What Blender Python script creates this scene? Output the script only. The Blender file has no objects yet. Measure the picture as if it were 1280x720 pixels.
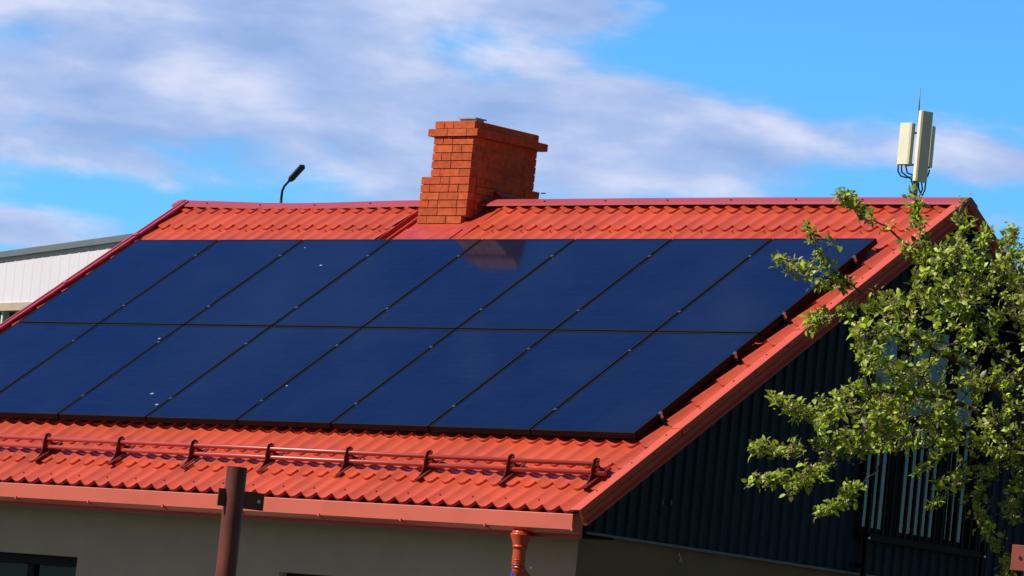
import bpy, math, random
import numpy as np
from mathutils import Vector, Matrix
random.seed(7); rng = np.random.default_rng(11)
SC = bpy.context.scene
COL = SC.collection
PI = math.pi

# ------------------------------------------------------------------ camera frame (fitted to the solar array)
YAW, PIT, ROL = -0.752918656, 0.0936719227, 0.101169423
F = 6200.1
C = np.array([26.656, -30.068, 1.6]); Z0 = 4.29448
TH = 0.607292193; PHI = 0.0110145
PW, PH = 1.154, 1.7806
def _R():
    ca, sa, cb, sb, cc, sc = math.cos(YAW), math.sin(YAW), math.cos(PIT), math.sin(PIT), math.cos(ROL), math.sin(ROL)
    f = np.array([sa*cb, ca*cb, sb]); r = np.array([ca, -sa, 0]); u = np.cross(r, f)
    return np.array([cc*r+sc*u, -(-sc*r+cc*u), f])
R = _R()
def ray(x, y): return R.T @ np.array([(x-640)/F, (y-360)/F, 1])
def at_x(x, y, X): d = ray(x, y); return C+d*(X-C[0])/d[0]
def at_y(x, y, Y): d = ray(x, y); return C+d*(Y-C[1])/d[1]
def at_d(x, y, D): return C+ray(x, y)*D
N = np.array([0, -math.sin(TH), math.cos(TH)]); S = np.array([0, math.cos(TH), math.sin(TH)])
def RP(X, s, n): return np.array([X, s*S[1]+n*N[1], Z0+s*S[2]+n*N[2]])
def on_roof(x, y, n):
    d = ray(x, y); O = np.array([0, 0, Z0])+N*n
    P = C+d*(((O-C)@N)/(d@N)); return P[0], (P-O)@S
YR = 3.725                                   # ridge line
def BK(P): return np.array([P[0], 2*YR-P[1], P[2]])   # mirror to the back slope

# ------------------------------------------------------------------ helpers
class MB:
    def __init__(s): s.v = []; s.f = []; s.m = []; s.sm = []
    def quad(s, pts, m=0, sm=False):
        i = len(s.v); s.v += [tuple(p) for p in pts]; s.f.append(tuple(range(i, i+len(pts)))); s.m.append(m); s.sm.append(sm)
    def hexa(s, p, m=0):                    # 8 corners: 4 bottom ring, 4 top ring
        i = len(s.v); s.v += [tuple(q) for q in p]
        for q in ((3,2,1,0),(4,5,6,7),(0,1,5,4),(1,2,6,5),(2,3,7,6),(3,0,4,7)):
            s.f.append(tuple(i+k for k in q)); s.m.append(m); s.sm.append(False)
    def box(s, a, b, m=0):
        x0,y0,z0 = a; x1,y1,z1 = b
        s.hexa([(x0,y0,z0),(x1,y0,z0),(x1,y1,z0),(x0,y1,z0),(x0,y0,z1),(x1,y0,z1),(x1,y1,z1),(x0,y1,z1)], m)
    def rbox(s, X0, X1, s0, s1, n0, n1, m=0, fn=RP):
        s.hexa([fn(X0,s0,n0),fn(X1,s0,n0),fn(X1,s1,n0),fn(X0,s1,n0),fn(X0,s0,n1),fn(X1,s0,n1),fn(X1,s1,n1),fn(X0,s1,n1)], m)
    def prism(s, prof, P0, P1, m=0, cap=True):   # prof: closed polygon -> functions P0(u,w), P1(u,w)
        i = len(s.v); n = len(prof)
        s.v += [tuple(P0(*q)) for q in prof]+[tuple(P1(*q)) for q in prof]
        for k in range(n):
            s.f.append((i+k, i+(k+1)%n, i+n+(k+1)%n, i+n+k)); s.m.append(m); s.sm.append(False)
        if cap:
            s.f.append(tuple(i+k for k in range(n))[::-1]); s.m.append(m); s.sm.append(False)
            s.f.append(tuple(i+n+k for k in range(n))); s.m.append(m); s.sm.append(False)
    def tube(s, pts, rad, seg=10, m=0, cap=True, sm=True):
        pts = [np.array(p, float) for p in pts]
        if not hasattr(rad, '__len__'): rad = [rad]*len(pts)
        i0 = len(s.v); prev = None
        for k, p in enumerate(pts):
            t = pts[min(k+1, len(pts)-1)]-pts[max(k-1, 0)]; t = t/(np.linalg.norm(t)+1e-12)
            if prev is None:
                a = np.array([0,0,1.]) if abs(t[2]) < .9 else np.array([1.,0,0])
                u = np.cross(t, a)
            else: u = prev-t*(prev@t)
            u /= np.linalg.norm(u)+1e-12; prev = u; w = np.cross(t, u)
            for j in range(seg):
                a = 2*PI*j/seg; s.v.append(tuple(p+rad[k]*(math.cos(a)*u+math.sin(a)*w)))
        for k in range(len(pts)-1):
            for j in range(seg):
                a = i0+k*seg+j; b = i0+k*seg+(j+1)%seg
                s.f.append((a, b, b+seg, a+seg)); s.m.append(m); s.sm.append(sm)
        if cap:
            s.f.append(tuple(i0+j for j in range(seg))[::-1]); s.m.append(m); s.sm.append(False)
            e = i0+(len(pts)-1)*seg
            s.f.append(tuple(e+j for j in range(seg))); s.m.append(m); s.sm.append(False)
    def build(s, name, mats, parent=None, bevel=0, offset=None, keep_normals=False):
        me = bpy.data.meshes.new(name)
        v = s.v
        if offset is not None: v = [(a[0]-offset[0], a[1]-offset[1], a[2]-offset[2]) for a in v]
        me.from_pydata(v, [], s.f)
        if not isinstance(mats, (list, tuple)): mats = [mats]
        for q in mats: me.materials.append(q)
        me.polygons.foreach_set('material_index', s.m)
        me.polygons.foreach_set('use_smooth', s.sm)
        me.update()
        if not keep_normals:
            import bmesh
            bm = bmesh.new(); bm.from_mesh(me); bmesh.ops.recalc_face_normals(bm, faces=bm.faces); bm.to_mesh(me); bm.free()
        o = bpy.data.objects.new(name, me); COL.objects.link(o)
        if parent is not None: o.parent = parent
        if bevel:
            b = o.modifiers.new('bevel', 'BEVEL'); b.width = bevel; b.segments = 2; b.limit_method = 'ANGLE'; b.angle_limit = math.radians(40)
        return o
def tag(o, label=None, cat=None, group=None, kind=None):
    if label: o['label'] = label
    if cat: o['category'] = cat
    if group: o['group'] = group
    if kind: o['kind'] = kind
    return o
def thing(name, label, cat, loc=(0,0,0), group=None):
    o = bpy.data.objects.new(name, None); COL.objects.link(o); o.location = loc
    o.empty_display_size = .2
    return tag(o, label, cat, group)

# ------------------------------------------------------------------ materials
MATS = {}
def mat(name, col, rough=.6, metal=0, spec=.5, var=0, vscale=6, bump=0, bscale=40, coat=0, island=0, dirt=None, dscale=3, damt=.5, sheets=False):
    m = bpy.data.materials.new(name); m.use_nodes = True; nt = m.node_tree; b = nt.nodes['Principled BSDF']
    b.inputs['Roughness'].default_value = rough; b.inputs['Metallic'].default_value = metal
    b.inputs['Specular IOR Level'].default_value = spec; b.inputs['Coat Weight'].default_value = coat
    b.inputs['Coat Roughness'].default_value = .15
    tc = nt.nodes.new('ShaderNodeTexCoord')
    base = nt.nodes.new('ShaderNodeRGB'); base.outputs[0].default_value = (*col, 1); cur = base.outputs[0]
    def noise(sc, det=4):
        n = nt.nodes.new('ShaderNodeTexNoise'); n.inputs['Scale'].default_value = sc; n.inputs['Detail'].default_value = det
        nt.links.new(tc.outputs['Object'], n.inputs['Vector']); return n.outputs['Fac']
    if dirt:
        mr = nt.nodes.new('ShaderNodeMapRange'); mr.inputs[1].default_value = .45; mr.inputs[2].default_value = .72
        mr.inputs[4].default_value = damt
        nt.links.new(noise(dscale, 8), mr.inputs[0])
        mx = nt.nodes.new('ShaderNodeMix'); mx.data_type = 'RGBA'; mx.inputs[7].default_value = (*dirt, 1)
        nt.links.new(mr.outputs[0], mx.inputs[0]); nt.links.new(cur, mx.inputs[6]); cur = mx.outputs[2]
    if sheets:
        sx = nt.nodes.new('ShaderNodeSeparateXYZ'); nt.links.new(tc.outputs['Object'], sx.inputs[0])
        def mm(op, a, b=None, c=None):
            n = nt.nodes.new('ShaderNodeMath'); n.operation = op
            for i, x in enumerate((a, b, c)):
                if x is None: continue
                if isinstance(x, (int, float)): n.inputs[i].default_value = x
                else: nt.links.new(x, n.inputs[i])
            return n.outputs[0]
        cell = mm('FLOOR', mm('DIVIDE', mm('ADD', sx.outputs[0], 20), 1.098))
        wn_ = nt.nodes.new('ShaderNodeTexWhiteNoise'); wn_.noise_dimensions = '1D'; nt.links.new(cell, wn_.inputs['W'])
        mp = nt.nodes.new('ShaderNodeMapping'); mp.inputs['Scale'].default_value = (14,.9,.9); nt.links.new(tc.outputs['Object'], mp.inputs[0])
        nz = nt.nodes.new('ShaderNodeTexNoise'); nz.inputs['Scale'].default_value = 1; nz.inputs['Detail'].default_value = 5; nt.links.new(mp.outputs[0], nz.inputs['Vector'])
        val = mm('ADD', mm('MULTIPLY', wn_.outputs['Value'], .10), mm('MULTIPLY', nz.outputs[0], .55)); val = mm('ADD', val, .66)
        hs0 = nt.nodes.new('ShaderNodeHueSaturation'); nt.links.new(val, hs0.inputs['Value']); nt.links.new(cur, hs0.inputs['Color']); cur = hs0.outputs[0]
    if var:
        hs = nt.nodes.new('ShaderNodeHueSaturation'); mr = nt.nodes.new('ShaderNodeMapRange')
        mr.inputs[1].default_value = .3; mr.inputs[2].default_value = .7
        mr.inputs[3].default_value = 1-var; mr.inputs[4].default_value = 1+var
        nt.links.new(noise(vscale), mr.inputs[0]); nt.links.new(mr.outputs[0], hs.inputs['Value']); nt.links.new(cur, hs.inputs['Color']); cur = hs.outputs[0]
    if island:
        g = nt.nodes.new('ShaderNodeNewGeometry'); hs = nt.nodes.new('ShaderNodeHueSaturation'); mr = nt.nodes.new('ShaderNodeMapRange')
        mr.inputs[3].default_value = 1-island; mr.inputs[4].default_value = 1+island
        nt.links.new(g.outputs['Random Per Island'], mr.inputs[0]); nt.links.new(mr.outputs[0], hs.inputs['Value'])
        m2 = nt.nodes.new('ShaderNodeMath'); m2.operation = 'MULTIPLY_ADD'; m2.inputs[1].default_value = 7.31; m2.inputs[2].default_value = 0
        fr = nt.nodes.new('ShaderNodeMath'); fr.operation = 'FRACT'; mh = nt.nodes.new('ShaderNodeMapRange')
        mh.inputs[3].default_value = .5-island*.03; mh.inputs[4].default_value = .5+island*.02
        nt.links.new(g.outputs['Random Per Island'], m2.inputs[0]); nt.links.new(m2.outputs[0], fr.inputs[0]); nt.links.new(fr.outputs[0], mh.inputs[0])
        nt.links.new(mh.outputs[0], hs.inputs['Hue']); nt.links.new(cur, hs.inputs['Color']); cur = hs.outputs[0]
    nt.links.new(cur, b.inputs['Base Color'])
    if bump:
        bp = nt.nodes.new('ShaderNodeBump'); bp.inputs['Strength'].default_value = bump; bp.inputs['Distance'].default_value = .01
        nt.links.new(noise(bscale, 6), bp.inputs['Height']); nt.links.new(bp.outputs[0], b.inputs['Normal'])
    MATS[name] = m; return m
M_tile = mat('red_roof_paint', (.57,.080,.034), .42, var=.10, vscale=1.6, bump=.06, bscale=9, dirt=(.36,.06,.04), dscale=5, damt=.45, sheets=True)
M_trim = mat('red_trim_paint', (.50,.075,.065), .34, var=.06, vscale=2, bump=.03, bscale=5)
M_vcap = mat('red_verge_paint', (.62,.098,.052), .48, var=.06, vscale=2, bump=.03, bscale=5)
M_ridge = mat('red_ridge_paint', (.42,.065,.07), .36, var=.06, vscale=2, bump=.03, bscale=5)
M_gut = mat('pale_red_gutter', (.70,.155,.11), .36, var=.05, vscale=1.5, bump=.02, bscale=4, dirt=(.5,.12,.09), dscale=4, damt=.3)  # paler, pinker red than the roof tiles
M_verge = mat('glare_pink_trim', (.46,.075,.12), .3, var=.06)  # sky glare on the left verge painted in as a pink base
M_guard = mat('snow_guard_red', (.48,.07,.055), .33, var=.08, vscale=9)
M_brkt = mat('bracket_dark_red', (.13,.013,.012), .5, spec=.25, var=.1)
M_pipe = mat('red_downpipe', (.62,.085,.03), .3, var=.05)
M_brick = mat('orange_red_brick', (.58,.118,.040), .75, island=.13, var=.18, vscale=22, bump=.5, bscale=60, spec=.2, dirt=(.38,.055,.02), dscale=9, damt=.6)
M_mort = mat('brick_mortar', (.40,.22,.15), .95, var=.2, vscale=20, bump=.4)
M_zinc = mat('zinc_sheet', (.45,.46,.48), .5, metal=.3, var=.15)
M_apron = mat('red_flashing', (.50,.055,.035), .4, var=.18, vscale=5, dirt=(.2,.03,.02), dscale=8, damt=.5)
M_frame = mat('black_anodised_frame', (.008,.008,.011), .55, spec=.15)
M_alu = mat('raw_aluminium', (.45,.47,.52), .28, metal=.9)
M_back = mat('panel_backsheet', (.01,.01,.012), .7)
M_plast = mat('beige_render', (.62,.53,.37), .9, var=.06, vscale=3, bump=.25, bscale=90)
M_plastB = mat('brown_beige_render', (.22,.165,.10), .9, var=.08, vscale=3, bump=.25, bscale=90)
M_clad = mat('navy_corrugated_steel', (.008,.028,.050), .5, spec=.2, var=.15, vscale=4)
M_flash = mat('slate_grey_drip', (.13,.16,.20), .4, var=.08)
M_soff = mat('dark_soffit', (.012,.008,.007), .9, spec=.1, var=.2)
M_wfr = mat('dark_window_frame', (.004,.005,.007), .5, spec=.2)
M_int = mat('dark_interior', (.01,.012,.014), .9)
M_curt = mat('pale_teal_curtain', (.50,.93,.95), .8, var=.15, vscale=5)
M_dcurt = mat('dull_blue_curtain', (.05,.09,.13), .9)
M_rail = mat('black_railing_paint', (.003,.004,.006), .5, spec=.2)
M_bolt = mat('bright_bolt', (.85,.86,.88), .3, metal=.5)
M_wht = mat('white_plastic', (.72,.76,.78), .5)
M_post = mat('rust_brown_primer', (.17,.038,.024), .55, var=.22, vscale=5, bump=.15, bscale=30, dirt=(.10,.025,.018), dscale=7, damt=.6)
M_post2 = mat('red_brown_primer', (.36,.085,.055), .55, var=.15, vscale=9)
M_wclad = mat('white_wall_sheet', (.78,.76,.84), .5, var=.03, vscale=.6)
M_gedge = mat('grey_roof_edge', (.15,.18,.21), .6, var=.1, vscale=2)
M_tan = mat('tan_stone_band', (.50,.42,.32), .8, var=.1)
M_blk = mat('black_lamp_paint', (.02,.014,.022), .5)
M_steel = mat('galvanised_steel', (.20,.22,.26), .5, metal=.5, var=.1)
M_cream = mat('cream_radome', (.93,.88,.68), .5, var=.04, vscale=3)
M_cable = mat('black_cable', (.01,.012,.02), .6)
M_bark = mat('apple_bark', (.085,.055,.038), .9, var=.3, vscale=25, bump=.6, bscale=50)
M_grass = mat('lawn_grass', (.04,.062,.018), .95, var=.35, vscale=.8, bump=.5, bscale=8)
M_yard = mat('low_bounce_asphalt', (.050,.047,.042), .95, var=.2, vscale=20, bump=.6, bscale=40)
M_blue = mat('blue_plastic_sheet', (.03,.05,.42), .45, var=.4, vscale=20)

def leaf_mat(name, col, col2, tr=.35, rough=.42):
    m = bpy.data.materials.new(name); m.use_nodes = True; nt = m.node_tree; b = nt.nodes['Principled BSDF']
    g = nt.nodes.new('ShaderNodeNewGeometry'); mx = nt.nodes.new('ShaderNodeMix'); mx.data_type = 'RGBA'
    mx.inputs[6].default_value = (*col, 1); mx.inputs[7].default_value = (*col2, 1)
    nt.links.new(g.outputs['Random Per Island'], mx.inputs[0])
    nt.links.new(mx.outputs[2], b.inputs['Base Color']); b.inputs['Roughness'].default_value = rough
    t = nt.nodes.new('ShaderNodeBsdfTranslucent'); nt.links.new(mx.outputs[2], t.inputs[0])
    ms = nt.nodes.new('ShaderNodeMixShader'); ms.inputs[0].default_value = tr
    out = nt.nodes['Material Output']
    nt.links.new(b.outputs[0], ms.inputs[1]); nt.links.new(t.outputs[0], ms.inputs[2]); nt.links.new(ms.outputs[0], out.inputs[0])
    return m
M_leafA = leaf_mat('fresh_apple_leaf', (.58,.72,.04), (.27,.42,.02))
M_leafB = leaf_mat('dull_apple_leaf', (.40,.42,.06), (.11,.15,.014))
M_bud = leaf_mat('beige_sepals', (.74,.58,.42), (.42,.24,.13), .2, .7)
M_petal = leaf_mat('blossom_petal', (.85,.80,.80), (.75,.62,.62), .3, .6)

def glass_mat(ior=2.4):
    m = bpy.data.materials.new('window_glass'); m.use_nodes = True; nt = m.node_tree; nt.nodes.remove(nt.nodes['Principled BSDF'])
    t = nt.nodes.new('ShaderNodeBsdfTransparent'); t.inputs[0].default_value = (.90,.96,.96,1)
    g = nt.nodes.new('ShaderNodeBsdfGlossy'); g.inputs['Roughness'].default_value = .02
    fr = nt.nodes.new('ShaderNodeFresnel'); fr.inputs[0].default_value = ior; g.inputs[0].default_value = (.55,.95,1,1)
    ms = nt.nodes.new('ShaderNodeMixShader')
    nt.links.new(fr.outputs[0], ms.inputs[0]); nt.links.new(t.outputs[0], ms.inputs[1]); nt.links.new(g.outputs[0], ms.inputs[2])
    nt.links.new(ms.outputs[0], nt.nodes['Material Output'].inputs[0]); return m
M_glass = glass_mat(); M_glassB = glass_mat(1.45)
def pv_mat():
    m = bpy.data.materials.new('solar_glass'); m.use_nodes = True; nt = m.node_tree; b = nt.nodes['Principled BSDF']
    tc = nt.nodes.new('ShaderNodeTexCoord'); br = nt.nodes.new('ShaderNodeTexBrick')
    br.offset = 0; br.inputs['Color1'].default_value = (.005,.011,.034,1); br.inputs['Color2'].default_value = (.006,.013,.040,1)
    br.inputs['Mortar'].default_value = (.004,.008,.024,1); br.inputs['Mortar Size'].default_value = .006; br.inputs['Mortar Smooth'].default_value = .2
    br.inputs['Brick Width'].default_value = .182; br.inputs['Row Height'].default_value = .0955; br.inputs['Scale'].default_value = 1
    nt.links.new(tc.outputs['Object'], br.inputs['Vector'])
    n = nt.nodes.new('ShaderNodeTexNoise'); n.inputs['Scale'].default_value = 1.3; n.inputs['Detail'].default_value = 5
    g = nt.nodes.new('ShaderNodeNewGeometry'); nt.links.new(g.outputs['Position'], n.inputs['Vector'])
    mx = nt.nodes.new('ShaderNodeMix'); mx.data_type = 'RGBA'; mx.inputs[7].default_value = (.014,.024,.045,1)
    mr = nt.nodes.new('ShaderNodeMapRange'); mr.inputs[1].default_value = .42; mr.inputs[2].default_value = .8; mr.inputs[4].default_value = .45
    nt.links.new(n.outputs[0], mr.inputs[0]); nt.links.new(mr.outputs[0], mx.inputs[0]); nt.links.new(br.outputs[0], mx.inputs[6])
    nt.links.new(mx.outputs[2], b.inputs['Base Color'])
    # sparse white droppings and pollen specks
    vo = nt.nodes.new('ShaderNodeTexVoronoi'); vo.inputs['Scale'].default_value = 1.15; nt.links.new(g.outputs['Position'], vo.inputs['Vector'])
    b.inputs['Roughness'].default_value = .07; b.inputs['Specular IOR Level'].default_value = .5; b.inputs['IOR'].default_value = 1.5; b.inputs['Specular Tint'].default_value = (.30,.66,1,1)
    bp = nt.nodes.new('ShaderNodeBump'); bp.inputs['Strength'].default_value = .02; bp.inputs['Distance'].default_value = .01
    n2 = nt.nodes.new('ShaderNodeTexNoise'); n2.inputs['Scale'].default_value = 2.2; nt.links.new(g.outputs['Position'], n2.inputs['Vector'])
    nt.links.new(n2.outputs[0], bp.inputs['Height'])
    ad = nt.nodes.new('ShaderNodeVectorMath'); ad.operation = 'ADD'; ad.inputs[1].default_value = (0, .055*math.cos(TH), .055*math.sin(TH))
    nn_ = nt.nodes.new('ShaderNodeVectorMath'); nn_.operation = 'NORMALIZE'
    nt.links.new(bp.outputs[0], ad.inputs[0]); nt.links.new(ad.outputs[0], nn_.inputs[0]); nt.links.new(nn_.outputs[0], b.inputs['Normal'])
    # blue anti-reflective coating: the mirror part comes from a tinted glossy lobe
    b.inputs['Specular IOR Level'].default_value = 0; b.inputs['Roughness'].default_value = .6
    gl = nt.nodes.new('ShaderNodeBsdfGlossy'); gl.inputs['Color'].default_value = (.43,.62,.76,1); gl.inputs['Roughness'].default_value = .07
    fz = nt.nodes.new('ShaderNodeFresnel'); fz.inputs[0].default_value = 1.5
    ms = nt.nodes.new('ShaderNodeMixShader')
    nt.links.new(nn_.outputs[0], gl.inputs['Normal']); nt.links.new(nn_.outputs[0], fz.inputs['Normal'])
    nt.links.new(fz.outputs[0], ms.inputs[0]); nt.links.new(b.outputs[0], ms.inputs[1]); nt.links.new(gl.outputs[0], ms.inputs[2])
    nt.links.new(ms.outputs[0], nt.nodes['Material Output'].inputs[0])
    return m
M_pv = pv_mat()
M_spot = mat('bird_dropping', (.30,.34,.42), .8, var=.2, vscale=60)

# ------------------------------------------------------------------ ground
g = MB(); g.quad([(-3000,-3000,0),(3000,-3000,0),(3000,3000,0),(-3000,3000,0)]); tag(g.build('lawn', M_grass), kind='structure')
g = MB(); g.quad([(-20,-26,.004),(8,-26,.004),(8,12,.004),(-20,12,.004)]); tag(g.build('low_bounce_yard', M_yard), kind='structure')  # unseen yard, added and kept dark to cut ground bounce on the walls

# ------------------------------------------------------------------ house
house = thing('house', 'house with red metal tile roof, brick chimney, beige walls and dark corrugated gable', 'house', (0,0,0))
XL, XR = -9.57, .172
EAVE = -1.073; STEP = .3586; P = .183
TILE0 = -.126
def prof(X):
    a = math.sin(PI*(X-.02)/P)
    return .035*(1-(a*a+.010)**.42)
CUT = (-6.20, -5.19)
def tile_sheet(back=False):
    mb = MB(); fn = (lambda X,s,n: BK(RP(X,s,n))) if back else RP
    nx = int(round((XR-XL)/P*12)); xs = [XL+(XR-XL)*i/nx for i in range(nx+1)]
    if back: nx = int(nx/3); xs = [XL+(XR-XL)*i/nx for i in range(nx+1)]
    top_s = (YR-N[1]*TILE0)/S[1]-.015
    k = 0; s0 = EAVE
    while s0 < top_s-.02:
        s1 = min(s0+STEP, top_s)
        # the strip: lower edge raised by the step height, pressed front edge bulging at the troughs
        rows = [0, .06, .5, 1.]
        i0 = len(mb.v)
        ph = 0
        for r in rows:
            for X in xs:
                pr = prof(X)
                s = s0+(s1-s0)*r
                h = .024*(1-r)
                bul = -.036*(1-pr/.030) if r < .07 else 0
                mb.v.append(tuple(fn(X, s+bul, TILE0+pr+h+.0)))
        w = len(xs)
        for a in range(len(rows)-1):
            for j in range(w-1):
                xm = (xs[j]+xs[j+1])/2
                if not back and CUT[0] < xm < CUT[1] and s0+(s1-s0)*rows[a] > 3.6: continue
                mb.f.append((i0+a*w+j, i0+a*w+j+1, i0+(a+1)*w+j+1, i0+(a+1)*w+j)); mb.m.append(0); mb.sm.append(True)
        # riser with own vertices
        i1 = len(mb.v)
        for d in (0, -.028):
            for X in xs:
                pr = prof(X); bul = -.036*(1-pr/.030)
                mb.v.append(tuple(fn(X, s0+bul+(.004 if d else 0), TILE0+pr+.024+d)))
        for j in range(w-1):
            xm = (xs[j]+xs[j+1])/2
            if not back and CUT[0] < xm < CUT[1] and s0 > 3.6: continue
            mb.f.append((i1+w+j, i1+w+j+1, i1+j+1, i1+j)); mb.m.append(0); mb.sm.append(False)
        s0 += STEP; k += 1
    return mb
roof = tile_sheet().build('roof', M_tile, house, keep_normals=True)
tag(roof, 'front roof slope of red scalloped metal tiles')
bslope = tile_sheet(True).build('roof_slope', M_tile, house, keep_normals=True)
# tiny screws on the tile troughs, each a part
def pin(p, nrm, r, name, m, par, src=[None]):
    pass
def pins(name, m, par, spots, r=.008, L=.010):
    b = MB(); b.tube([(0,0,0),(0,0,L)], r, 6); src = None
    for p, q in spots:
        if src is None: o = src = b.build(name, m, par)
        else: o = src.copy(); COL.objects.link(o); o.parent = par
        o.location = Vector(p); o.rotation_euler = Vector(q).to_track_quat('Z','Y').to_euler()
spots = []
for k in (0, 1, 13):
    for i in range(2, 52):
        if (i+k) % 2: continue
        X = XL+.1+i*P+.02; s = EAVE+k*STEP+STEP*(.30 if k < 2 else .78)
        if (CUT[0]-.1 < X < CUT[1]+.1 and s > 3.5) or X > XR-.05: continue
        spots.append((RP(X, s, TILE0+prof(X)+.014), N))
pins('roof_screw', M_brkt, roof, spots[:100], .007)
# roof deck under the tiles (keeps light out)
dk = MB(); ts = (YR-N[1]*-.20)/S[1]
dk.rbox(XL+.02, .17, EAVE+.04, ts, -.215, -.160)
dk.hexa([BK(q) for q in [RP(XL+.02,EAVE+.04,-.215),RP(.17,EAVE+.04,-.215),RP(.17,ts,-.215),RP(XL+.02,ts,-.215),RP(XL+.02,EAVE+.04,-.160),RP(.17,EAVE+.04,-.160),RP(.17,ts,-.160),RP(XL+.02,ts,-.160)]])
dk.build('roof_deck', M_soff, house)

# verge trims
NC = -.068
XF = on_roof(1000, 417, NC)[0]
def verge(X, sgn, m, fn=RP, s0=EAVE-.06, wd=.115, cut=0):
    # profile in (x outwards, n): cap, fold, stepped fascia with two lit ledges
    pr = [(-wd,NC-.020),(-wd+.004,NC-.006),(-.02,NC-.001),(0,NC),(.002,NC-.004),(-.010,NC-.060),(-.010,NC-.064),(.006,NC-.072),(.004,NC-.080),(-.016,NC-.090),(-.016,NC-.118),(.016,NC-.134),(.018,NC-.143),(-.02,NC-.146),(-.03,NC-.09),(-.02,NC-.014)]
    def T(s):
        return lambda x, n: fn(X+sgn*x, ((YR-N[1]*n)/S[1]-cut) if s is None else s, n)
    mb = MB(); mb.prism(pr, T(s0), T(None)); return mb.build('verge_trim', m, roof)
verge(XF, 1, M_vcap)
verge(XF, 1, M_trim, lambda X,s,n: BK(RP(X,s,n)))
verge(-9.66, -1, M_trim, lambda X,s,n: BK(RP(X,s,n)))
xa = on_roof(0, 406.5, -.045)[0]; NC_, NC = NC, -.045
verge(xa, -1, M_verge, wd=.048, cut=.07)
vb = MB()
vb.rbox(xa-.004, xa+.014, EAVE-.06, (YR-N[1]*NC)/S[1]-.08, NC-.02, NC+.008); vb.build('verge_bead', M_verge, roof)
NC = NC_
sp_ = []
for k in range(11):
    q_ = EAVE+.25+k*.47; sp_.append((RP(XF-.075, q_, NC-.004), N)); sp_.append((RP(XF-.003, q_+.2, NC-.03), (1,0,0)))
for k in range(3):
    q_ = EAVE+1.3+k*1.75; lb = MB()
    lb.rbox(XF-.112, XF+.002, q_, q_+.10, NC-.012, NC+.0025); lb.rbox(XF-.004, XF+.004, q_, q_+.10, NC-.060, NC-.001); lb.build('verge_lap', M_vcap, roof)
for k in range(5):
    q_ = EAVE+.5+k*1.05; lb = MB(); lb.rbox(xa-.008, xa+.052, q_, q_+.05, -.055, -.036); lb.build('verge_lap', M_verge, roof)
pins('trim_screw', M_brkt, roof, sp_, .007, .007)
# ridge cap, sagging a little
rc = MB(); xs = np.linspace(-9.67, XF+.005, 60)
def sag(x):
    t = (x+9.67)/(XF+9.67)
    return -.028*math.exp(-((t-.16)/.11)**2)-.008*math.sin(6*t)
ZR = at_y(1200,247,YR)[2]
def rcp(x): z = sag(x); return [(YR-.112, -.080), (YR-.107, -.060), (YR-.02, -.004), (YR, 0), (YR+.02, -.004), (YR+.107,-.060), (YR+.112,-.080)], z
for a, b in zip(xs[:-1], xs[1:]):
    (pa, za), (pb, zb) = rcp(a), rcp(b)
    for k in range(len(pa)-1):
        rc.quad([(a,pa[k][0],ZR+pa[k][1]+za),(b,pb[k][0],ZR+pb[k][1]+zb),(b,pb[k+1][0],ZR+pb[k+1][1]+zb),(a,pa[k+1][0],ZR+pa[k+1][1]+za)])
for X in (-9.67, XF+.005):
    pa, za = rcp(X); rc.quad([(X,q[0],ZR+q[1]+za) for q in pa])
rc.build('ridge_cap', M_ridge, roof)
pins('ridge_screw', M_brkt, roof, [((-9.2+k*.76, YR-.07, ZR-.036+sag(-9.2+k*.76)), (0,-.6,.8)) for k in range(12)], .009, .010)

# gutter, drip edge, fascia
gt = MB(); GX0, GX1 = -9.7, .20
gp = [(-.850,3.552),(-.862,3.556),(-.866,3.550),(-.862,3.432),(-.856,3.426),(-.80,3.404),(-.735,3.398),(-.722,3.402),(-.722,3.60),(-.730,3.60),(-.730,3.408),(-.795,3.412),(-.845,3.434),(-.852,3.445)]
gt.prism(gp, lambda y,z: (GX0,y,z), lambda y,z: (GX1-(.0 if z > 3.43 else .035),y,z))
gt.quad([(GX1,-.862,3.556),(GX1,-.866,3.55),(GX1,-.862,3.44),(GX1-.035,-.80,3.404),(GX1-.035,-.722,3.402),(GX1,-.722,3.60)])
gut = gt.build('gutter', M_gut, house)
for k in range(11):
    x = -9.3+k*.95; gb = MB()
    gb.prism([(-.874,3.420),(-.874,3.444),(-.864,3.444),(-.859,3.427),(-.80,3.404),(-.802,3.396)], lambda y,z: (x,y,z), lambda y,z: (x+.016,y,z)); gb.build('gutter_strap', M_gut, gut)
dr = MB()
dr.quad([RP(-9.62,EAVE+.06,-.165),RP(.18,EAVE+.06,-.165),RP(.18,EAVE-.075,-.168),RP(-9.62,EAVE-.075,-.168)])
dr.quad([RP(-9.62,EAVE-.075,-.168),RP(.18,EAVE-.075,-.168),RP(.18,EAVE-.075,-.195),RP(-9.62,EAVE-.075,-.195)])
dr.build('drip_edge', M_gut, house)
fb = MB(); fb.box((-9.62,-.715,3.368),(.16,-.69,3.60)); fb.build('fascia_board', M_trim, house)
sf = MB(); sf.box((-9.6,-.69,3.40),(.15,-.30,3.42)); 
# gable overhang soffit follows both slopes
for fn in (RP, lambda X,s,n: BK(RP(X,s,n))):
    sf.rbox(-.16, XF-.035, -.75, (YR-N[1]*-.25)/S[1]-.005, -.216, -.162, fn=fn)
sf.build('soffit', M_soff, house)
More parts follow.
